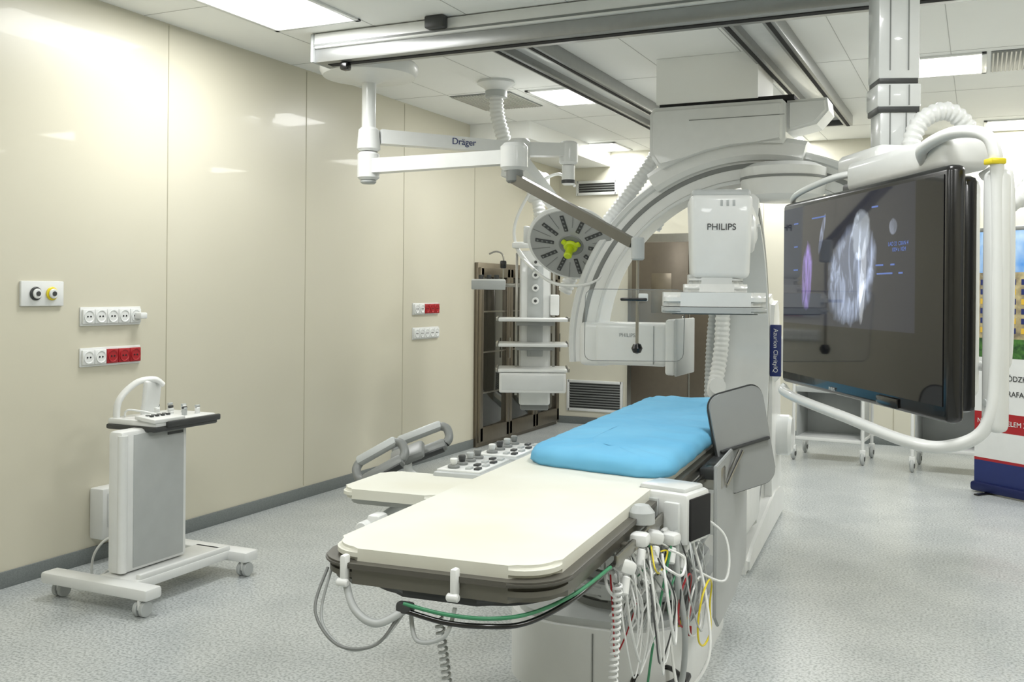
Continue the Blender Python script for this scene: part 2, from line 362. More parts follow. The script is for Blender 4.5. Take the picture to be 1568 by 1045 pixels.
prism(e,"side_shield_trim",rrect(.25,.39,.055,8),.006,DGR,(0,.003,0),(1,0,0),(0,0,1),b=.002)
box(e,"shield_handle",(0,-.02,-.02),(.22,.014,.012),DGR,.004)
box(T,"shield_clamp",(.34,1.62,.80),(.07,.09,.08),STL,.01); cyl(T,"shield_post",(.37,1.68,.76),(.40,1.86,.86),.011,STL)
box(T,"module_bracket",(.30,.98,.76),(.06,.14,.1),STL,.01)
e=G("monitor_module_mount",(.32,.99,.80)); e.parent=T; e.rotation_euler=(0,0,rad(-16))
box(e,"module_body",(0,0,0),(.18,.15,.15),WHT,.014); box(e,"module_top",(0,.0,.078),(.15,.12,.02),WH2,.008)
box(e,"module_screen",(.093,0,.0),(.008,.125,.12),DARK,.002)
box(e,"module_socket_plate",(-.04,-.08,0),(.08,.012,.11),LGR,.004); box(e,"module_latch",(.045,-.08,.0),(.05,.02,.1),WH2,.006)
for i in range(4): cyl(e,"module_plug_%d"%i,(-.06+.03*i,-.08,-.03),(-.06+.03*i,-.11,-.035),.010,WHT)
for i,(x,y,z) in enumerate(((.32,.60,.81),(.33,.72,.79),(.31,.48,.77),(.35,.84,.76),(.36,.94,.72),(.27,.78,.72),(.25,.64,.70),(.30,.9,.66))):
    box(T,"cable_clamp_%d"%i,(x,y,z),(.05,.05,.035),WHT,.012,rot=(0,10*(i%3),25*(i%4))); cyl(T,"cable_gland_%d"%i,(x+.01,y-.02,z-.02),(x+.01,y-.04,z-.06),.011,WHT)
lathe(T,"clamp_dome",[(0,.05),(.02,.048),(.035,.03),(.036,0),(0,0)],LGR,(.30,.70,.83))
cabs=[WHT,WHT,LGR,WHT,WHT,LGR,WHT,WHT,LGR,WHT,GRY,WHT,WHT,LGR,WHT,DGR]
for i in range(50):
    m=cabs[i%16]
    if i in (7,30): m=GRN
    if i==19: m=YEL
    if i==25: m=RED
    x=.31+random.uniform(-.07,.08); y=.52+random.uniform(0,.55); d=random.uniform(.06,.32); s=random.uniform(.05,.16); q=random.choice((-1,1))
    pts=[(x,y,.77),(x+.03,y-q*s*.6,.77-d*.5),(x+random.uniform(-.03,.04),y+.01,.77-d),(x+.02,y+q*s*.8,.77-d*.55),(x-.01,y+q*s*.3,.74-d*.1)]
    tube(T,"lead_cable_%d"%i,pts,.0024 if i%4 else .004,m,seg=6)
for i in range(4):
    c0=V((.36+.02*i,.86+.05*i,.60-.03*i)); r=.05+.008*i
    tube(T,"coiled_lead_%d"%i,[c0+V((.01*math.sin(k),r*math.cos(k*math.pi/4),r*1.3*math.sin(k*math.pi/4))) for k in range(8)],.003,[GRN,RED,WHT,YEL][i],closed=True,seg=6)
tube(T,"cable_bundle",[(.36,.86,.78),(.37,.84,.66),(.38,.9,.5),(.36,1.0,.35),(.33,1.05,.2)],.009,LGR,seg=8)
tube(T,"white_long_cable",[(.36,1.0,.78),(.42,.98,.6),(.45,.9,.42),(.38,.85,.33),(.34,.9,.45)],.0045,WHT,seg=7)
tube(T,"white_loop_cable",[(.36,1.06,.80),(.46,1.1,.72),(.47,1.05,.6),(.38,1.0,.64)],.004,WHT,seg=7)
tube(T,"green_long_cable",[(.36,.8,.75),(.33,.72,.5),(.31,.7,.25),(.32,.72,.03)],.0035,GRN,seg=7)
def coil(nm,p0,p1,r,turns,m):
    p0=V(p0);p1=V(p1);x,y,z=frame_to(p1-p0); L=(p1-p0).length; pts=[]
    for i in range(turns*8+1):
        a=i/8*2*math.pi; pts.append(p0+z*(L*i/(turns*8))+x*r*math.cos(a)+y*r*math.sin(a))
    tube(T,nm,pts,.0035,m,sm=False,seg=6)
coil("coiled_cord_right",(.31,.42,.74),(.30,.40,.40),.010,24,WHT); coil("coiled_cord_left",(-.02,.1,.72),(.02,.15,.3),.009,28,LGR)
for i,(x,y) in enumerate(((-.2,-.005),(.07,-.012),(.26,.12))):
    box(T,"edge_clip_%d"%i,(x,y,.835),(.016,.025,.06),WHT,.006); cyl(T,"clip_roller_%d"%i,(x-.014,y-.01,.805),(x+.014,y-.01,.805),.009,WHT)
tube(T,"grey_loop_cable",[(-.265,.03,.82),(-.26,-.03,.74),(-.19,-.05,.68),(-.1,-.04,.69),(-.06,.0,.76)],.0035,GRY,seg=8)
tube(T,"grey_loop_cable_b",[(-.265,.05,.82),(-.25,-.02,.72),(-.17,-.04,.67),(-.09,-.03,.70),(-.05,.02,.77)],.0035,LGR,seg=8)
tube(T,"white_band",[(-.2,.0,.80),(-.16,-.03,.755),(-.1,-.04,.735),(-.05,0,.76)],.009,LGR,seg=8)
tube(T,"black_cable",[(-.05,-.01,.76),(.05,-.02,.75),(.14,-.01,.75),(.21,.04,.75),(.27,.15,.77),(.3,.3,.79),(.3,.5,.79)],.006,BLK,seg=8)
tube(T,"green_edge_cable",[(-.05,-.012,.775),(.05,-.022,.768),(.15,-.012,.768),(.22,.05,.77),(.28,.17,.785),(.31,.35,.8)],.0045,GRN,seg=8)
tube(T,"white_edge_cable",[(.07,-.01,.78),(.05,-.02,.72),(-.02,-.01,.70),(-.05,.02,.76)],.005,LGR,seg=8)
box(T,"edge_connector",(-.05,-.005,.765),(.04,.025,.025),DGR,.008)
box(T,"yellow_tag",(.37,.93,.5),(.03,.004,.03),YEL,.001); box(T,"red_tag",(.385,.95,.47),(.012,.006,.03),RED,.002)
g=G("foot_switch",(-1.0,3.42,0)); prism(g,"base_plate",rrect(.2,.26,.05,6),.03,BLK,(0,0,0),b=.006); box(g,"pedal",(0,.02,.055),(.14,.18,.025),DGR,.01,rot=(12,0,0)); tube(g,"guard",[(-.09,-.08,.03),(-.09,-.05,.1),(0,.02,.12),(.09,-.05,.1),(.09,-.08,.03)],.009,BLK)
tube(g,"cable",[(0,.12,.02),(.03,.3,.012),(-.02,.45,.012),(-.2,.5,.015)],.006,BLK)
# ------------------------------------------------------------------ frontal floor-mounted C-arm
C=G("floor_mounted_c_arm",(-1.2,5.1,0),4)
arc(C,"c_arc",(0,0,1.07),(0,1,0),(0,0,1),.86,1.04,-62,64,.24,WHT,b=.03)
arc(C,"c_arc_track",(0,0,1.07),(0,1,0),(0,0,1),.92,.97,-60,62,.25,GRY,b=.004)
arc(C,"c_arc_inner_lip",(0,0,1.07),(0,1,0),(0,0,1),.845,.865,-60,62,.27,WH2,b=.004)
D=G("image_detector_assembly",(-.045,-.05,0),14); D.parent=C
prism(D,"detector_plate",rrect(.50,.44,.08,6),.07,WHT,(0,0,1.385),b=.025,seg=3)
prism(D,"detector_bumper",rrect(.51,.45,.085,6),.03,LGR,(0,0,1.352),b=.01)
prism(D,"detector_window",rrect(.42,.37,.03,6),.01,GRY,(0,0,1.345),b=.002)
prism(D,"detector_collar",rrect(.31,.31,.07,6),.04,WHT,(.01,0,1.457),b=.018,seg=3)
prism(D,"collar_flare",rrect(.27,.28,.06,6),.05,WH2,(.01,0,1.495),b=.02)
box(D,"detector_body",(.03,0,1.735),(.28,.31,.42),WHT,.03,taper=(1.10,1.02),seg=3)
box(D,"detector_top",(.03,0,1.945),(.29,.29,.05),LGR,.02,seg=3)
text(D,"lettering","PHILIPS",.045,(.03,-.1605,1.78),(90,0,0),DGR)
for i in range(3): box(D,"body_vent_%d"%i,(.03+.03*i,-.159,1.90),(.012,.004,.03),LGR,.001)
lathe(D,"pivot_drum",[(0,0),(.09,0),(.1,.01),(.1,.07),(.09,.08),(0,.08)],WHT,(.13,.05,1.76),(1,0,0))
box(C,"detector_arm",(.04,.3,1.83),(.16,.34,.2),WHT,.05,rot=(-12,0,0),seg=3)
box(C,"tube_housing",(0,.16,.36),(.3,.5,.3),WHT,.06,seg=3)
lathe(C,"tube_collimator",[(0,0),(.12,0),(.13,.02),(.13,.1),(0,.1)],LGR,(0,.05,.5))
prism(C,"stand_foot",[(.05,0),(1.72,0),(1.72,.14),(1.5,.22),(1.2,.22),(.2,.12),(.05,.08)],.34,WHT,(-.2,0,0),(0,1,0),(0,0,1),b=.02,seg=3)
prism(C,"stand_column",[(1.05,.15),(1.68,.15),(1.6,.35),(1.5,.7),(1.5,1.0),(1.46,1.35),(1.36,1.45),(1.15,1.42),(1.02,1.2),(1.02,.85),(1.1,.5)],.3,WHT,(-.17,0,0),(0,1,0),(0,0,1),b=.04,seg=3)
cyl(C,"arc_pivot",(-.17,1.22,1.07),(.16,1.22,1.07),.17,WHT,b=.03); cyl(C,"arc_pivot_cap",(.16,1.22,1.07),(.172,1.22,1.07),.11,LGR)
cyl(C,"stand_joint",(.1,1.4,.55),(.22,1.4,.55),.13,WH2,b=.02)
tube(C,"cable_hose",[(-.08,.35,.94),(-.14,.6,.9),(-.12,.7,1.15),(-.1,.66,1.6),(-.05,.5,1.85)],.045,WHT,rib=.03,seg=14)
tube(C,"cable_hose_b",[(-.12,.84,.2),(-.2,.8,.6),(-.2,.8,1.1),(-.16,.76,1.5)],.03,LGR,rib=.025,seg=12)
box(C,"label_strip",(.158,.98,1.11),(.065,.02,.31),NAVY,.003); box(C,"label_bracket",(.14,1.01,1.11),(.09,.05,.30),WHT,.006)
text(C,"label_text","Azurion ClarityIQ",.036,(.158,.9685,1.11),(90,90,0),WHT)
# ------------------------------------------------------------------ lateral ceiling C-arm
L=G("ceiling_mounted_c_arm",(-1.3,6.5,0))
c=(0,0,1.1); U=(1,0,0); W_=(0,0,1)
arc(L,"ring_main",c,U,W_,1.07,1.26,8,186,.2,WHT,seg=90,b=.02)
arc(L,"ring_groove",c,U,W_,1.155,1.185,8,186,.212,GRY,seg=90,b=.002)
arc(L,"ring_outer_rim",c,U,W_,1.225,1.275,8,186,.225,WH2,seg=90,b=.01)
arc(L,"ring_inner_rim",c,U,W_,1.06,1.085,8,186,.23,WH2,seg=90,b=.005)
arc(L,"ring_cover_shell",c,U,W_,1.2,1.34,76,122,.34,WHT,seg=30,b=.03)
box(L,"lateral_detector",(-.78,-.08,1.11),(.5,.34,.28),WHT,.035,seg=3); box(L,"lateral_detector_plate",(-.5,-.08,1.1),(.07,.42,.36),WHT,.02,seg=3); box(L,"lateral_detector_rim",(-.46,-.08,1.1),(.02,.43,.37),LGR,.008)
box(L,"lateral_seam",(-.62,-.253,1.11),(.004,.004,.25),GRY,0); box(L,"lateral_yoke",(-1.08,-.02,1.1),(.22,.24,.3),WHT,.04,seg=3)
text(L,"lettering","PHILIPS",.035,(-.8,-.252,1.17),(90,0,0),GRY)
hood=[(-.64,2.66),(-.67,2.62),(-.67,2.36),(-.62,2.28)]+[(1.30*math.cos(rad(a)),1.1+1.30*math.sin(rad(a))) for a in (117,110,103,96,89,82)]+[(.20,2.42),(.20,2.64),(.18,2.66)]
prism(L,"carriage_hood",hood,.5,WHT,(0,.26,0),(1,0,0),(0,0,1),b=.03,seg=3)
box(L,"hood_seam",(-.1,-.242,2.56),(.6,.004,.004),GRY,0)
prism(L,"carriage_bracket",[(.2,2.66),(.44,2.66),(.45,2.58),(.38,2.5),(.2,2.46)],.3,WHT,(0,.12,0),(1,0,0),(0,0,1),b=.02,seg=3)
box(L,"shadow_gap_plate",(-.18,.02,2.672),(.86,.44,.03),DARK,.003)
box(L,"carriage_block",(-.30,.04,2.83),(.66,.5,.30),CEIL,.004)
lathe(L,"pivot_drum",[(0,0),(.17,.0),(.24,.03),(.26,.1),(.26,.2),(.2,.23),(0,.23)],WHT,(.18,-.15,2.03),(0,0,1),36)
lathe(L,"drum_band",[(.255,0),(.266,.0),(.266,.015),(.255,.015)],GRY,(.18,-.15,2.16),(0,0,1),36)
tube(L,"supply_hose",[(-.64,.1,2.55),(-.72,.1,2.40),(-.84,.08,2.22),(-.98,.08,2.04),(-1.12,.1,1.88),(-1.28,.12,1.68),(-1.40,.12,1.45)],.052,WHT,rib=.03,seg=14)
tube(L,"supply_hose_b",[(-.60,.25,2.6),(-.64,.3,2.45),(-.66,.35,2.2),(-.8,.35,1.9)],.04,LGR,rib=.03,seg=12)
# ------------------------------------------------------------------ ceiling rails and bridge
def rail(name,x,y0,y1):
    g=G(name,(x,(y0+y1)/2,H)); l=y1-y0
    box(g,"web",(0,0,-.02),(.2,l,.04),WHT,.004)
    box(g,"flange_left",(-.11,0,-.045),(.07,l,.09),ALU,.006); box(g,"flange_right",(.11,0,-.045),(.07,l,.09),ALU,.006)
    box(g,"slot",(-.11,0,-.092),(.025,l-.02,.004),DARK,0); box(g,"slot_b",(.11,0,-.092),(.025,l-.02,.004),DARK,0)
    box(g,"end_stop",(-.11,-l/2+.02,-.06),(.06,.04,.08),BLK,.01); box(g,"end_stop_b",(.0,l/2-.02,-.05),(.25,.04,.07),DGR,.01)
rail("ceiling_rail",-2.52,5.07,8.6); rail("ceiling_rail",-1.14,5.07,8.9)
g=G("ceiling_bridge_beam",(-1.0,4.95,H))
box(g,"upper_housing",(0,0,-.05),(5.2,.2,.09),WHT,.01); box(g,"lower_channel",(0,0,-.135),(5.2,.17,.08),ALU,.006)
box(g,"slot",(0,0,-.177),(5.1,.05,.004),DARK,0); box(g,"face_line",(0,-.101,-.075),(5.2,.004,.012),GRY,0)
box(g,"end_cap",(-2.61,0,-.09),(.02,.21,.17),LGR,.005); box(g,"end_bumper",(-2.42,-.03,-.2),(.05,.06,.05),BLK,.012)
for i,x in enumerate((-1.75,.2)): box(g,"hanger_%d"%i,(x,-.13,-.035),(.12,.06,.07),DGR,.01)
g=G("ceiling_bridge_beam",(-.2,4.15,H)); box(g,"upper_housing",(0,0,-.05),(3.6,.12,.09),WHT,.01); box(g,"lower_channel",(0,0,-.11),(3.6,.1,.05),ALU,.006)
# ------------------------------------------------------------------ big monitor on ceiling column
K=G("ceiling_monitor_column",(-.345,4.55,0),20)
box(K,"trolley",(0,0,2.86),(.46,.46,.10),WHT,.03,seg=3); box(K,"trolley_mount",(0,0,2.94),(.3,.3,.08),LGR,.01)
for i,(w,z0,z1) in enumerate(((.17,2.36,2.83),(.18,2.24,2.34),(.15,1.98,2.24))):
    box(K,"column_stage_%d"%i,(0,0,(z0+z1)/2),(w,w,z1-z0),WH2,.010)
    box(K,"stage_collar_%d"%i,(0,0,z0-.005),(w-.01,w-.01,.03),DGR,.004)
    for s in (-1,1): box(K,"stage_line_%d_%d"%(i,s),(s*w*.22,-w/2-.001,(z0+z1)/2),(.005,.004,(z1-z0)*.85),GRY,0)
th=-60.2
S=G("large_ceiling_monitor",(-.45,3.96,1.455),th)
iw=(Matrix.Translation((-.45,3.96,1.455))@Matrix.Rotation(rad(th),4,'Z')).inverted()
tube(S,"hub_hose",[iw@V(p) for p in ((-.26,4.30,1.98),(-.25,4.31,2.09),(-.204,4.325,2.165),(-.121,4.364,2.19),(-.05,4.40,2.12),(-.03,4.40,2.0))],.038,WHT,rib=.026,seg=16)
tube(S,"rear_hose",[iw@V(p) for p in ((.03,3.75,1.78),(.10,3.79,1.77),(.17,3.84,1.85),(.27,3.92,1.90),(.33,3.98,1.85))],.032,WHT,rib=.024,seg=14)
tube(S,"rear_handle",[iw@V(p) for p in ((.0,3.60,1.84),(.05,3.575,1.86),(.082,3.57,1.80),(.082,3.57,1.3),(.06,3.57,1.22),(.0,3.60,1.22))],.015,WHT,seg=12)
SW,SH=1.45,.80
SCR=bpy.data.materials.new("display_screen_image"); SCR.use_nodes=True
nt=SCR.node_tree; b=nt.nodes["Principled BSDF"]; b.inputs["Base Color"].default_value=(.006,.006,.008,1); b.inputs["Roughness"].default_value=.05; b.inputs["Coat Weight"].default_value=.15; b.inputs["Coat Roughness"].default_value=.02
N=nt.nodes.new; LK=nt.links.new
tc=N("ShaderNodeTexCoord"); sx=N("ShaderNodeSeparateXYZ"); LK(tc.outputs["Object"],sx.inputs[0])
def mth(op,a,bb=None,c=None):
    n=N("ShaderNodeMath"); n.operation=op
    for i,v in enumerate((a,bb,c)):
        if v is None: continue
        if isinstance(v,(int,float)): n.inputs[i].default_value=v
        else: LK(v,n.inputs[i])
    return n.outputs[0]
X=sx.outputs[0]; Z=sx.outputs[2]
def noise(scx,scz,sc,det,dist):
    mp=N("ShaderNodeMapping"); mp.inputs["Scale"].default_value=(scx,1,scz); LK(tc.outputs["Object"],mp.inputs["Vector"])
    nz=N("ShaderNodeTexNoise"); nz.inputs["Scale"].default_value=sc; nz.inputs["Detail"].default_value=det; nz.inputs["Distortion"].default_value=dist; LK(mp.outputs[0],nz.inputs["Vector"]); return nz.outputs["Fac"]
n1=noise(1.5,1,7,5,.6); n2=noise(2.2,.8,8,7,1.2)
streak=mth('MAXIMUM',mth('MULTIPLY',mth('SUBTRACT',n2,.38),4.0),.34)
def blob(cx,cz,rx,rz,k,nk=1.2,edge=4.0,tilt=0):
    dx=mth('DIVIDE',mth('SUBTRACT',mth('SUBTRACT',X,cx),mth('MULTIPLY',Z,tilt)),rx); dz=mth('DIVIDE',mth('SUBTRACT',Z,cz),rz)
    d=mth('ADD',mth('MULTIPLY',dx,dx),mth('MULTIPLY',dz,dz))
    d=mth('ADD',d,mth('MULTIPLY',mth('SUBTRACT',n1,.5),nk))
    m=mth('MINIMUM',mth('MULTIPLY',mth('MAXIMUM',mth('SUBTRACT',1,d),0),edge),1)
    return mth('MULTIPLY',m,k)
def rgb(fac,col):
    n=N("ShaderNodeMix"); n.data_type='RGBA'; n.blend_type='MULTIPLY'; n.inputs[0].default_value=1
    cb=N("ShaderNodeCombineColor"); [LK(fac,cb.inputs[i]) for i in range(3)]
    LK(cb.outputs[0],n.inputs[6]); n.inputs[7].default_value=(*col,1); return n.outputs[2]
def addc(a,bb):
    n=N("ShaderNodeMix"); n.data_type='RGBA'; n.blend_type='ADD'; n.inputs[0].default_value=1; LK(a,n.inputs[6]); LK(bb,n.inputs[7]); return n.outputs[2]
body=mth('MULTIPLY',blob(.0,.07,.22,.20,.55,.8,3,.2),streak)
col=addc(rgb(body,(.62,.74,1)),rgb(mth('MULTIPLY',blob(-.43,.06,.06,.15,.5,1.5,2,.1),streak),(.5,.35,1)))
col=addc(col,rgb(mth('MULTIPLY',blob(.10,.22,.08,.10,.8,2.0,2.5),streak),(.8,.9,1)))
col=addc(col,rgb(mth('MULTIPLY',blob(.12,.04,.03,.16,.8,1.0,3,.1),streak),(.9,.95,1)))
col=addc(col,rgb(mth('MULTIPLY',blob(.36,.23,.035,.03,.4,1.5,3),streak),(.7,.8,1)))
col=addc(col,rgb(mth('MULTIPLY',blob(-.36,.24,.02,.08,.4,1.5,3,.4),streak),(.6,.7,1)))
win=mth('MULTIPLY',mth('GREATER_THAN',Z,-.13),mth('LESS_THAN',X,.52))
col=addc(col,rgb(win,(.018,.020,.032)))
LK(col,b.inputs["Emission Color"]); b.inputs["Emission Strength"].default_value=1.0
box(S,"bezel",(0,.03,0),(SW,.06,SH),BLK,.02,seg=3); box(S,"rear_shell",(0,.085,0),(SW-.06,.06,SH-.06),BLK,.02)
box(S,"screen",(0,-.001,.01),(SW-.05,.004,SH-.08),SCR,0)
box(S,"chin_tab",(.33,-.004,-SH/2+.025),(.16,.012,.035),BLK,.008); text(S,"lettering","PHILIPS",.018,(-.15,-.004,-SH/2+.022),(90,0,0),LGR)
TX=M("screen_text",(90,112,175),.4,emit=.4)
for i,(x,z,w) in enumerate(((.26,.10,.06),(.36,.10,.03),(.30,.07,.12),(.42,.07,.03),(-.3,.31,.14),(-.55,.3,.05),(-.55,.2,.04),(-.55,.1,.05),(.22,.31,.05))):
    box(S,"screen_text_bar_%d"%i,(x,-.0035,z),(w,.001,.006),TX,0)
text(S,"screen_caption","LAO 32  CRAN 4\n  1024 x 1024",.02,(.40,-.0035,.16),(90,0,0),TX,ext=.0002)
box(S,"rear_cabinet",(-.02,.16,.02),(1.15,.10,.72),WHT,.03,seg=3)
box(S,"suspension_box",(.20,.14,.46),(.78,.16,.12),WHT,.03,seg=3); box(S,"suspension_foot",(-.17,.16,.42),(.3,.12,.06),DGR,.015)
box(S,"hub",(-.25,.3,.53),(.4,.34,.1),WHT,.03,seg=3)
tube(S,"grip_frame",[(-.72,.02,-.42),(-.70,.0,-.44),(-.4,-.03,-.45),(.05,-.03,-.465),(.5,-.02,-.485),(.68,.03,-.475),(.77,.10,-.40),(.785,.12,-.2),(.785,.12,.3),(.785,.11,.43),(.75,.09,.49),(.62,.06,.51),(.48,.04,.48),(.42,.08,.44)],.02,WHT,n=10,seg=14)
box(S,"frame_side_shell",(.765,.13,-.02),(.08,.06,.8),WHT,.025,seg=3)
tube(S,"upper_left_handle",[(-.66,.06,.36),(-.68,.03,.41),(-.56,.02,.44),(-.3,.05,.47),(-.2,.1,.48)],.014,WHT)
box(S,"yellow_tag",(.787,.11,.40),(.046,.048,.018),YEL,.004)
for i,z in enumerate((-.33,-.38)): lathe(S,"frame_button_%d"%i,[(0,.004),(.012,.003),(.013,0),(0,0)],LGR,(.765,.098,z),(0,-1,0),16)
# ------------------------------------------------------------------ surgical boom with shield
A=G("surgical_light_boom",(-3.51,5.31,0))
lathe(A,"canopy",[(0,0),(.07,0),(.07,-.08),(.29,-.09),(.31,-.11),(.31,-.15),(.29,-.18),(.1,-.2),(.06,-.22),(0,-.22)],WHT,(0,0,H),(0,0,1),40)
cyl(A,"drop_tube",(0,0,2.45),(0,0,2.85),.045,WHT)
cyl(A,"joint_upper",(0,0,2.33),(0,0,2.48),.075,WHT,r1=.065,b=.015); cyl(A,"joint_lower",(0,0,2.15),(0,0,2.325),.07,WHT,b=.015); cyl(A,"joint_cap",(0,0,2.125),(0,0,2.155),.05,LGR,b=.01)
def armbox(P,nm,p0,p1,w,h,m,tp=.8,b=.015):
    p0=V(p0);p1=V(p1);d=p1-p0;Lh=d.length;z=d.normalized();s=z.cross(V((0,0,1))).normalized();u=s.cross(z)
    bm=bmesh.new(); R=[]
    for t,k in ((0,1),(1,tp)):
        R.append([bm.verts.new(p0+z*Lh*t+s*a*w/2*k+u*c*h/2*k) for a,c in ((-1,-1),(1,-1),(1,1),(-1,1))])
    bm.faces.new(R[0]);bm.faces.new(R[1])
    for i in range(4): bm.faces.new((R[0][i],R[0][(i+1)%4],R[1][(i+1)%4],R[1][i]))
    bev(bm,min(b,w*.3,h*.3),3); return mkobj(nm,bm,m,P)
armbox(A,"upper_arm",(.05,.05,2.425),(.64,.80,2.425),.09,.09,WHT,.85)
armbox(A,"lower_arm",(.05,0,2.235),(1.0,-.09,2.23),.09,.09,WHT,.9)
d=V((.59,.75,0)).normalized(); nn=V((d.y,-d.x,0))
text(A,"lettering","Dräger",.06,V((.40,.495,2.43))+nn*.0435,(90,0,math.degrees(math.atan2(d.y,d.x))),NAVY)
cyl(A,"branch_joint",(.66,.84,2.34),(.66,.84,2.49),.075,WHT,b=.015)
armbox(A,"branch_arm",(.66,.84,2.42),(.93,1.07,2.43),.09,.09,WHT,1); cyl(A,"branch_end",(.93,1.07,2.33),(.93,1.07,2.49),.065,WHT,b=.015)
cyl(A,"camera_stub",(.93,1.07,2.19),(.93,1.07,2.33),.045,WHT,b=.01); cyl(A,"camera_stub_band",(.93,1.07,2.2),(.93,1.07,2.225),.048,DGR,b=.002)
armbox(A,"lamp_spring_arm",(.66,.86,2.35),(.8,1.3,2.0),.08,.08,WHT,1)
cyl(A,"elbow",(1.06,-.09,2.15),(1.06,-.09,2.31),.08,WHT,b=.02); cyl(A,"elbow_lower",(1.07,-.1,2.08),(1.07,-.1,2.16),.05,GRY,b=.01)
armbox(A,"shield_spring_arm",(1.08,-.11,2.1),(1.86,-.32,1.71),.05,.06,WARM,.85)
E=V((1.89,-.33,1.69)); cyl(A,"wrist",E+V((-.0,0,-.07)),E+V((0,0,.05)),.035,LGR,b=.008)
cyl(A,"shield_rod",E+V((0,0,-.55)),E+V((0,0,-.05)),.008,STL); lathe(A,"shield_ball",[(0,-.03),(.02,-.023),(.03,0),(.02,.023),(0,.03)],BLK,E+V((0,0,-.53)))
e=G("shield_pivot",E+V((.0,.02,-.41))); e.parent=A; e.rotation_euler=(rad(8),0,rad(25))
prism(e,"acrylic_shield",rrect(.52,.38,.04,6),.006,ACR,(-.02,0,0),(1,0,0),(0,0,1),b=.001)
tube(e,"shield_edge",[(p[0]-.02,-0.003,p[1]) for p in rrect(.52,.38,.04,3)],.002,GRY,sm=False,closed=True,seg=6)
box(e,"shield_grip",(-.03,-.02,.14),(.14,.018,.016),BLK,.006); box(e,"shield_bracket",(0.02,-.012,.15),(.05,.02,.04),WHT,.006)
n=V((.095,-.763,-.65)).normalized(); P0=V((-2.56,6.40,1.785))-V((-3.51,5.31,0))
zc=n; xx=V((.905,.426,0)); xx=(xx-zc*xx.dot(zc)).normalized(); yy=zc.cross(xx)
rotm=Matrix((xx,yy,zc)).transposed().to_4x4()
e=bpy.data.objects.new("lamp_head",None); link(e); e.parent=A; e.matrix_local=Matrix.Translation(P0)@rotm@Matrix.Scale(1.1,4)
lathe(e,"lamp_shell",[(0,-.1),(.12,-.1),(.2,-.075),(.27,-.04),(.285,-.01),(.285,.005),(.275,.01),(0,.01)],WHT,(0,0,0),(0,0,1),48)
lathe(e,"lamp_face",[(0,.014),(.262,.014),(.268,.008),(.0,.008)],M("lamp_face_grey",(162,164,162),.3,scale=6,coat=.5),(0,0,0),(0,0,1),48)
for i in range(10):
    a=2*math.pi*i/10; d=V((math.cos(a),math.sin(a),0))
    box(e,"led_slot_%d"%i,d*.17+V((0,0,.016)),(.12,.026,.006),DGR,.003,rot=(0,0,math.degrees(a)))
    for k in range(4):
        q=d*(.125+.03*k)+V((0,0,.018)); lathe(e,"led_%d_%d"%(i,k),[(0,.003),(.006,.002),(.007,0),(0,0)],GRY,q,(0,0,1),10)
    box(e,"rim_seam_%d"%i,(math.cos(a+.31)*.2,math.sin(a+.31)*.2,.0155),(.12,.003,.002),GRY,0,rot=(0,0,math.degrees(a+.31)))
lathe(e,"hub_disc",[(0,.02),(.075,.02),(.08,.014),(0,.014)],GRY)
cyl(e,"handle_hub",(0,0,.015),(0,0,.045),.045,LIM,b=.01); cyl(e,"handle_grip",(0,0,.04),(0,0,.13),.02,LIM,r1=.026,b=.008); 
for i in range(3):
    a=2*math.pi*i/3+.5; box(e,"handle_lobe_%d"%i,(math.cos(a)*.045,math.sin(a)*.045,.03),(.045,.035,.022),LIM,.01,rot=(0,0,math.degrees(a)))
box(e,"lamp_grip_right",(.295,-.03,-.02),(.04,.13,.025),WHT,.01); box(e,"lamp_grip_left",(-.295,0,-.02),(.04,.13,.025),WHT,.01)
cyl(e,"lamp_neck",(0,0,-.16),(0,0,-.09),.07,WHT,b=.015)
tube(A,"lamp_yoke",[P0+V((0,.1,.1)),P0+V((-.08,.2,.22)),(.8,1.3,2.0)],.035,WHT)
tube(A,"lamp_gimbal",[P0+V((-.28,.0,-.18)),P0+V((-.45,.1,-.05)),P0+V((-.48,.1,.15)),P0+V((-.35,.12,.4)),P0+V((-.15,.1,.5)),P0+V((.02,-.0,.4))],.011,WHT)
tube(A,"lamp_gimbal_low",[P0+V((-.46,.1,-.02)),P0+V((-.3,.05,-.18)),P0+V((-.1,0,-.28)),P0+V((.15,.0,-.27)),P0+V((.3,.03,-.14))],.012,WHT)
box(A,"gimbal_grip",P0+V((-.42,.08,0.0)),(.14,.04,.045),WHT,.015)
# ------------------------------------------------------------------ supply pendant
Pn=G("ceiling_supply_pendant",(-3.2,6.5,0))
lathe(Pn,"ceiling_flange",[(0,0),(.13,0),(.14,-.02),(.09,-.05),(.07,-.08),(0,-.08)],WHT,(0,0,H))
cyl(Pn,"flange_ring",(0,0,2.86),(0,0,2.91),.08,LGR)
tube(Pn,"ribbed_column",[(0,0,2.9),(.0,.02,2.75),(.03,.05,2.6),(.06,.1,2.45),(.08,.15,2.35)],.055,WHT,rib=.03,seg=18)
armbox(Pn,"pendant_arm",(.07,.1,2.36),(.07,.66,2.3),.14,.12,WHT,1,.02)
cyl(Pn,"pendant_joint",(.06,.64,2.15),(.06,.64,2.38),.09,WHT,b=.02)
tube(Pn,"pendant_hose",[(.06,.62,2.2),(.1,.58,2.05),(.08,.62,1.9),(.05,.66,1.78)],.05,WHT,rib=.03,seg=14)
q=G("equipment_column",(.04,.64,0),25); q.parent=Pn
box(q,"column_body",(.0,.02,1.17),(.24,.24,1.2),WHT,.02,seg=3); box(q,"column_recess",(.0,-.105,1.3),(.12,.01,.7),LGR,.004); box(q,"column_foot",(0,.02,.56),(.22,.2,.06),GRY,.015)
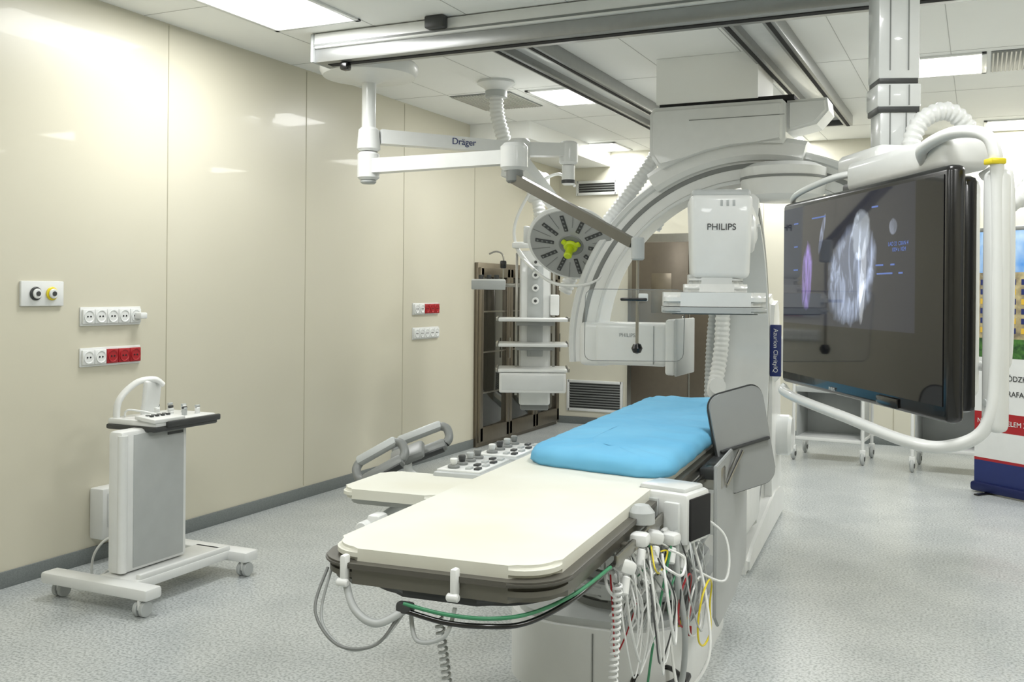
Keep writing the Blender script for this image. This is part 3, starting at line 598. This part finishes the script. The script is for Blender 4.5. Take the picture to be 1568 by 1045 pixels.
for i in range(4):
    z=1.38+.1*i; cyl(q,"gas_port_%d"%i,(0,-.11,z),(0,-.135,z),.028,WHT); cyl(q,"gas_port_bore_%d"%i,(0,-.135,z),(0,-.137,z),.012,DGR,b=0)
for s in (-1,1): box(q,"equipment_rail_%d"%s,(s*.145,-.1,1.2),(.02,.02,1.1),STL,.003)
for i,z in enumerate((1.24,1.05,.86)):
    box(q,"shelf_%d"%i,(-.02,-.2,z),(.52,.36,.025),WHT,.008); box(q,"shelf_bracket_%d"%i,(0,-.1,z-.03),(.3,.1,.04),ALU,.006)
    for s in (-1,1): box(q,"shelf_rail_%d_%d"%(i,s),(-.02+s*.27,-.2,z+.005),(.015,.34,.03),STL,.003)
box(q,"drawer",(-.02,-.2,.77),(.5,.36,.15),WHT,.012); box(q,"drawer_front_line",(-.02,-.381,.77),(.46,.004,.11),WH2,.002)
box(q,"side_tray",(-.36,-.1,1.52),(.26,.24,.05),WHT,.01); box(q,"side_tray_front",(-.36,-.23,1.5),(.26,.02,.07),LGR,.006); box(q,"side_tray_arm",(-.17,-.05,1.5),(.2,.05,.03),STL,.006)
for i in range(3): cyl(q,"vaporizer_%d"%i,(-.42+.06*i,-.1,1.545),(-.42+.06*i,-.1,1.58),.02,DGR)
tube(q,"infusion_hook",[(-.25,-.1,1.55),(-.25,-.1,1.72),(-.3,-.1,1.76),(-.36,-.1,1.74)],.007,STL); box(q,"clamp_head",(-.25,-.1,1.66),(.05,.05,.06),BLK,.01)
box(q,"right_module",(.15,-.1,1.35),(.07,.1,.16),WHT,.01)
# ------------------------------------------------------------------ instrument carts at back right
def icart(x0,x1,y):
    g=G("steel_instrument_cart",((x0+x1)/2,y,0),-4); w=x1-x0; d=.45
    for i,(sx,sy) in enumerate(((-1,-1),(1,-1),(1,1),(-1,1))):
        x=sx*w/2;yy=sy*d/2; cyl(g,"post_%d"%i,(x,yy,.13),(x,yy,.93),.014,WHT)
        cyl(g,"wheel_%d"%i,(x-.016,yy,.055),(x+.016,yy,.055),.055,LGR,b=.01); cyl(g,"hub_%d"%i,(x-.02,yy,.055),(x+.02,yy,.055),.025,DGR); box(g,"fork_%d"%i,(x,yy,.1),(.05,.05,.06),WHT,.01)
    box(g,"lower_shelf",(0,0,.19),(w-.02,d,.03),WHT,.005); box(g,"rear_panel",(0,d/2-.02,.40),(w-.04,.012,.40),LGR,.004); box(g,"side_panel_l",(-w/2+.02,0,.40),(.01,d-.05,.40),LGR,.003); box(g,"side_panel_r",(w/2-.02,0,.40),(.01,d-.05,.40),LGR,.003)
    box(g,"mid_shelf",(0,0,.62),(w-.02,d,.05),LGR,.008); box(g,"top_shelf",(0,0,.9),(w,d,.03),STL,.006)
    tube(g,"push_handle",[(w/2,-d/2+.03,.86),(w/2+.08,-d/2+.05,.88),(w/2+.08,d/2-.05,.88),(w/2,d/2-.03,.86)],.011,WHT)
icart(-1.46,-.88,9.18); icart(-.48,.12,8.98)
# ------------------------------------------------------------------ roll-up banner
B=G("rollup_banner",(.31,7.9,0),-38)
bw=.85
box(B,"base_cassette",(0,0,.045),(bw+.03,.09,.07),M("cassette_navy",(30,40,90),.35,metal=.4),.02)
for s in (-1,1): box(B,"foot_%d"%s,(s*.3,0,.006),(.04,.3,.012),BLK,.004)
cyl(B,"pole",(0,.04,.06),(0,.04,1.93),.01,ALU); box(B,"top_rail",(0,0,1.935),(bw+.01,.03,.03),ALU,.006)
def bp(nm,z0,z1,m,x0=-.5,x1=.5,y=0): box(B,nm,((x0+x1)/2*bw,-.01-y,(z0+z1)/2),((x1-x0)*bw,.003,z1-z0),m,0)
bp("print_blue_foot",.08,.24,NAVY); bp("print_red_line",.24,.26,RED); bp("print_white_mid",.26,.46,WHT); bp("print_red_band",.46,.60,RED); bp("print_white_text",.60,1.0,WHT)
bp("print_lawn",1.0,1.14,M("print_green",(70,120,50),.5,rgb2=(30,70,30),scale=30)); bp("print_building",1.14,1.62,M("print_building_wall",(190,175,130),.5,rgb2=(120,110,90),scale=14)); bp("print_sky",1.62,1.92,M("print_sky_blue",(70,140,215),.5,rgb2=(190,215,235),scale=5))
WY=M("print_window_yellow",(220,180,60),.5)
for r in range(6):
    for c_ in range(7): bp("print_window_%d_%d"%(r,c_),1.18+.07*r,1.22+.07*r,NAVY if (r+c_)%3 else WY,-.45+.13*c_,-.37+.13*c_,.002)
text(B,"banner_text_a","WOJEWÓDZKI\nSZPITAL\nIM. ŚW. RAFAŁA",.055,(-.36,-.014,.8),(90,0,0),DGR,align='LEFT'); text(B,"banner_text_b","NASZYM CELEM ZDROWIE",.05,(-.40,-.014,.53),(90,0,0),WHT,align='LEFT')
# ------------------------------------------------------------------ world, camera
w=bpy.data.worlds.new("world"); w.use_nodes=True; w.node_tree.nodes["Background"].inputs[0].default_value=(.8,.85,.9,1); w.node_tree.nodes["Background"].inputs[1].default_value=.3; bpy.context.scene.world=w
cam=bpy.data.cameras.new("camera"); co=bpy.data.objects.new("camera",cam); link(co)
cam.sensor_width=36; cam.lens=35.0; cam.shift_y=-75.5/1568; cam.clip_start=.05
R=Matrix.Rotation(rad(25.2),3,'Z')@Matrix.Rotation(rad(90),3,'X')@Matrix.Rotation(rad(.5),3,'Z')
co.matrix_world=Matrix.Translation((0,0,1.45))@R.to_4x4()
bpy.context.scene.camera=co
try: bpy.context.scene.view_settings.view_transform='Standard'
except Exception: pass
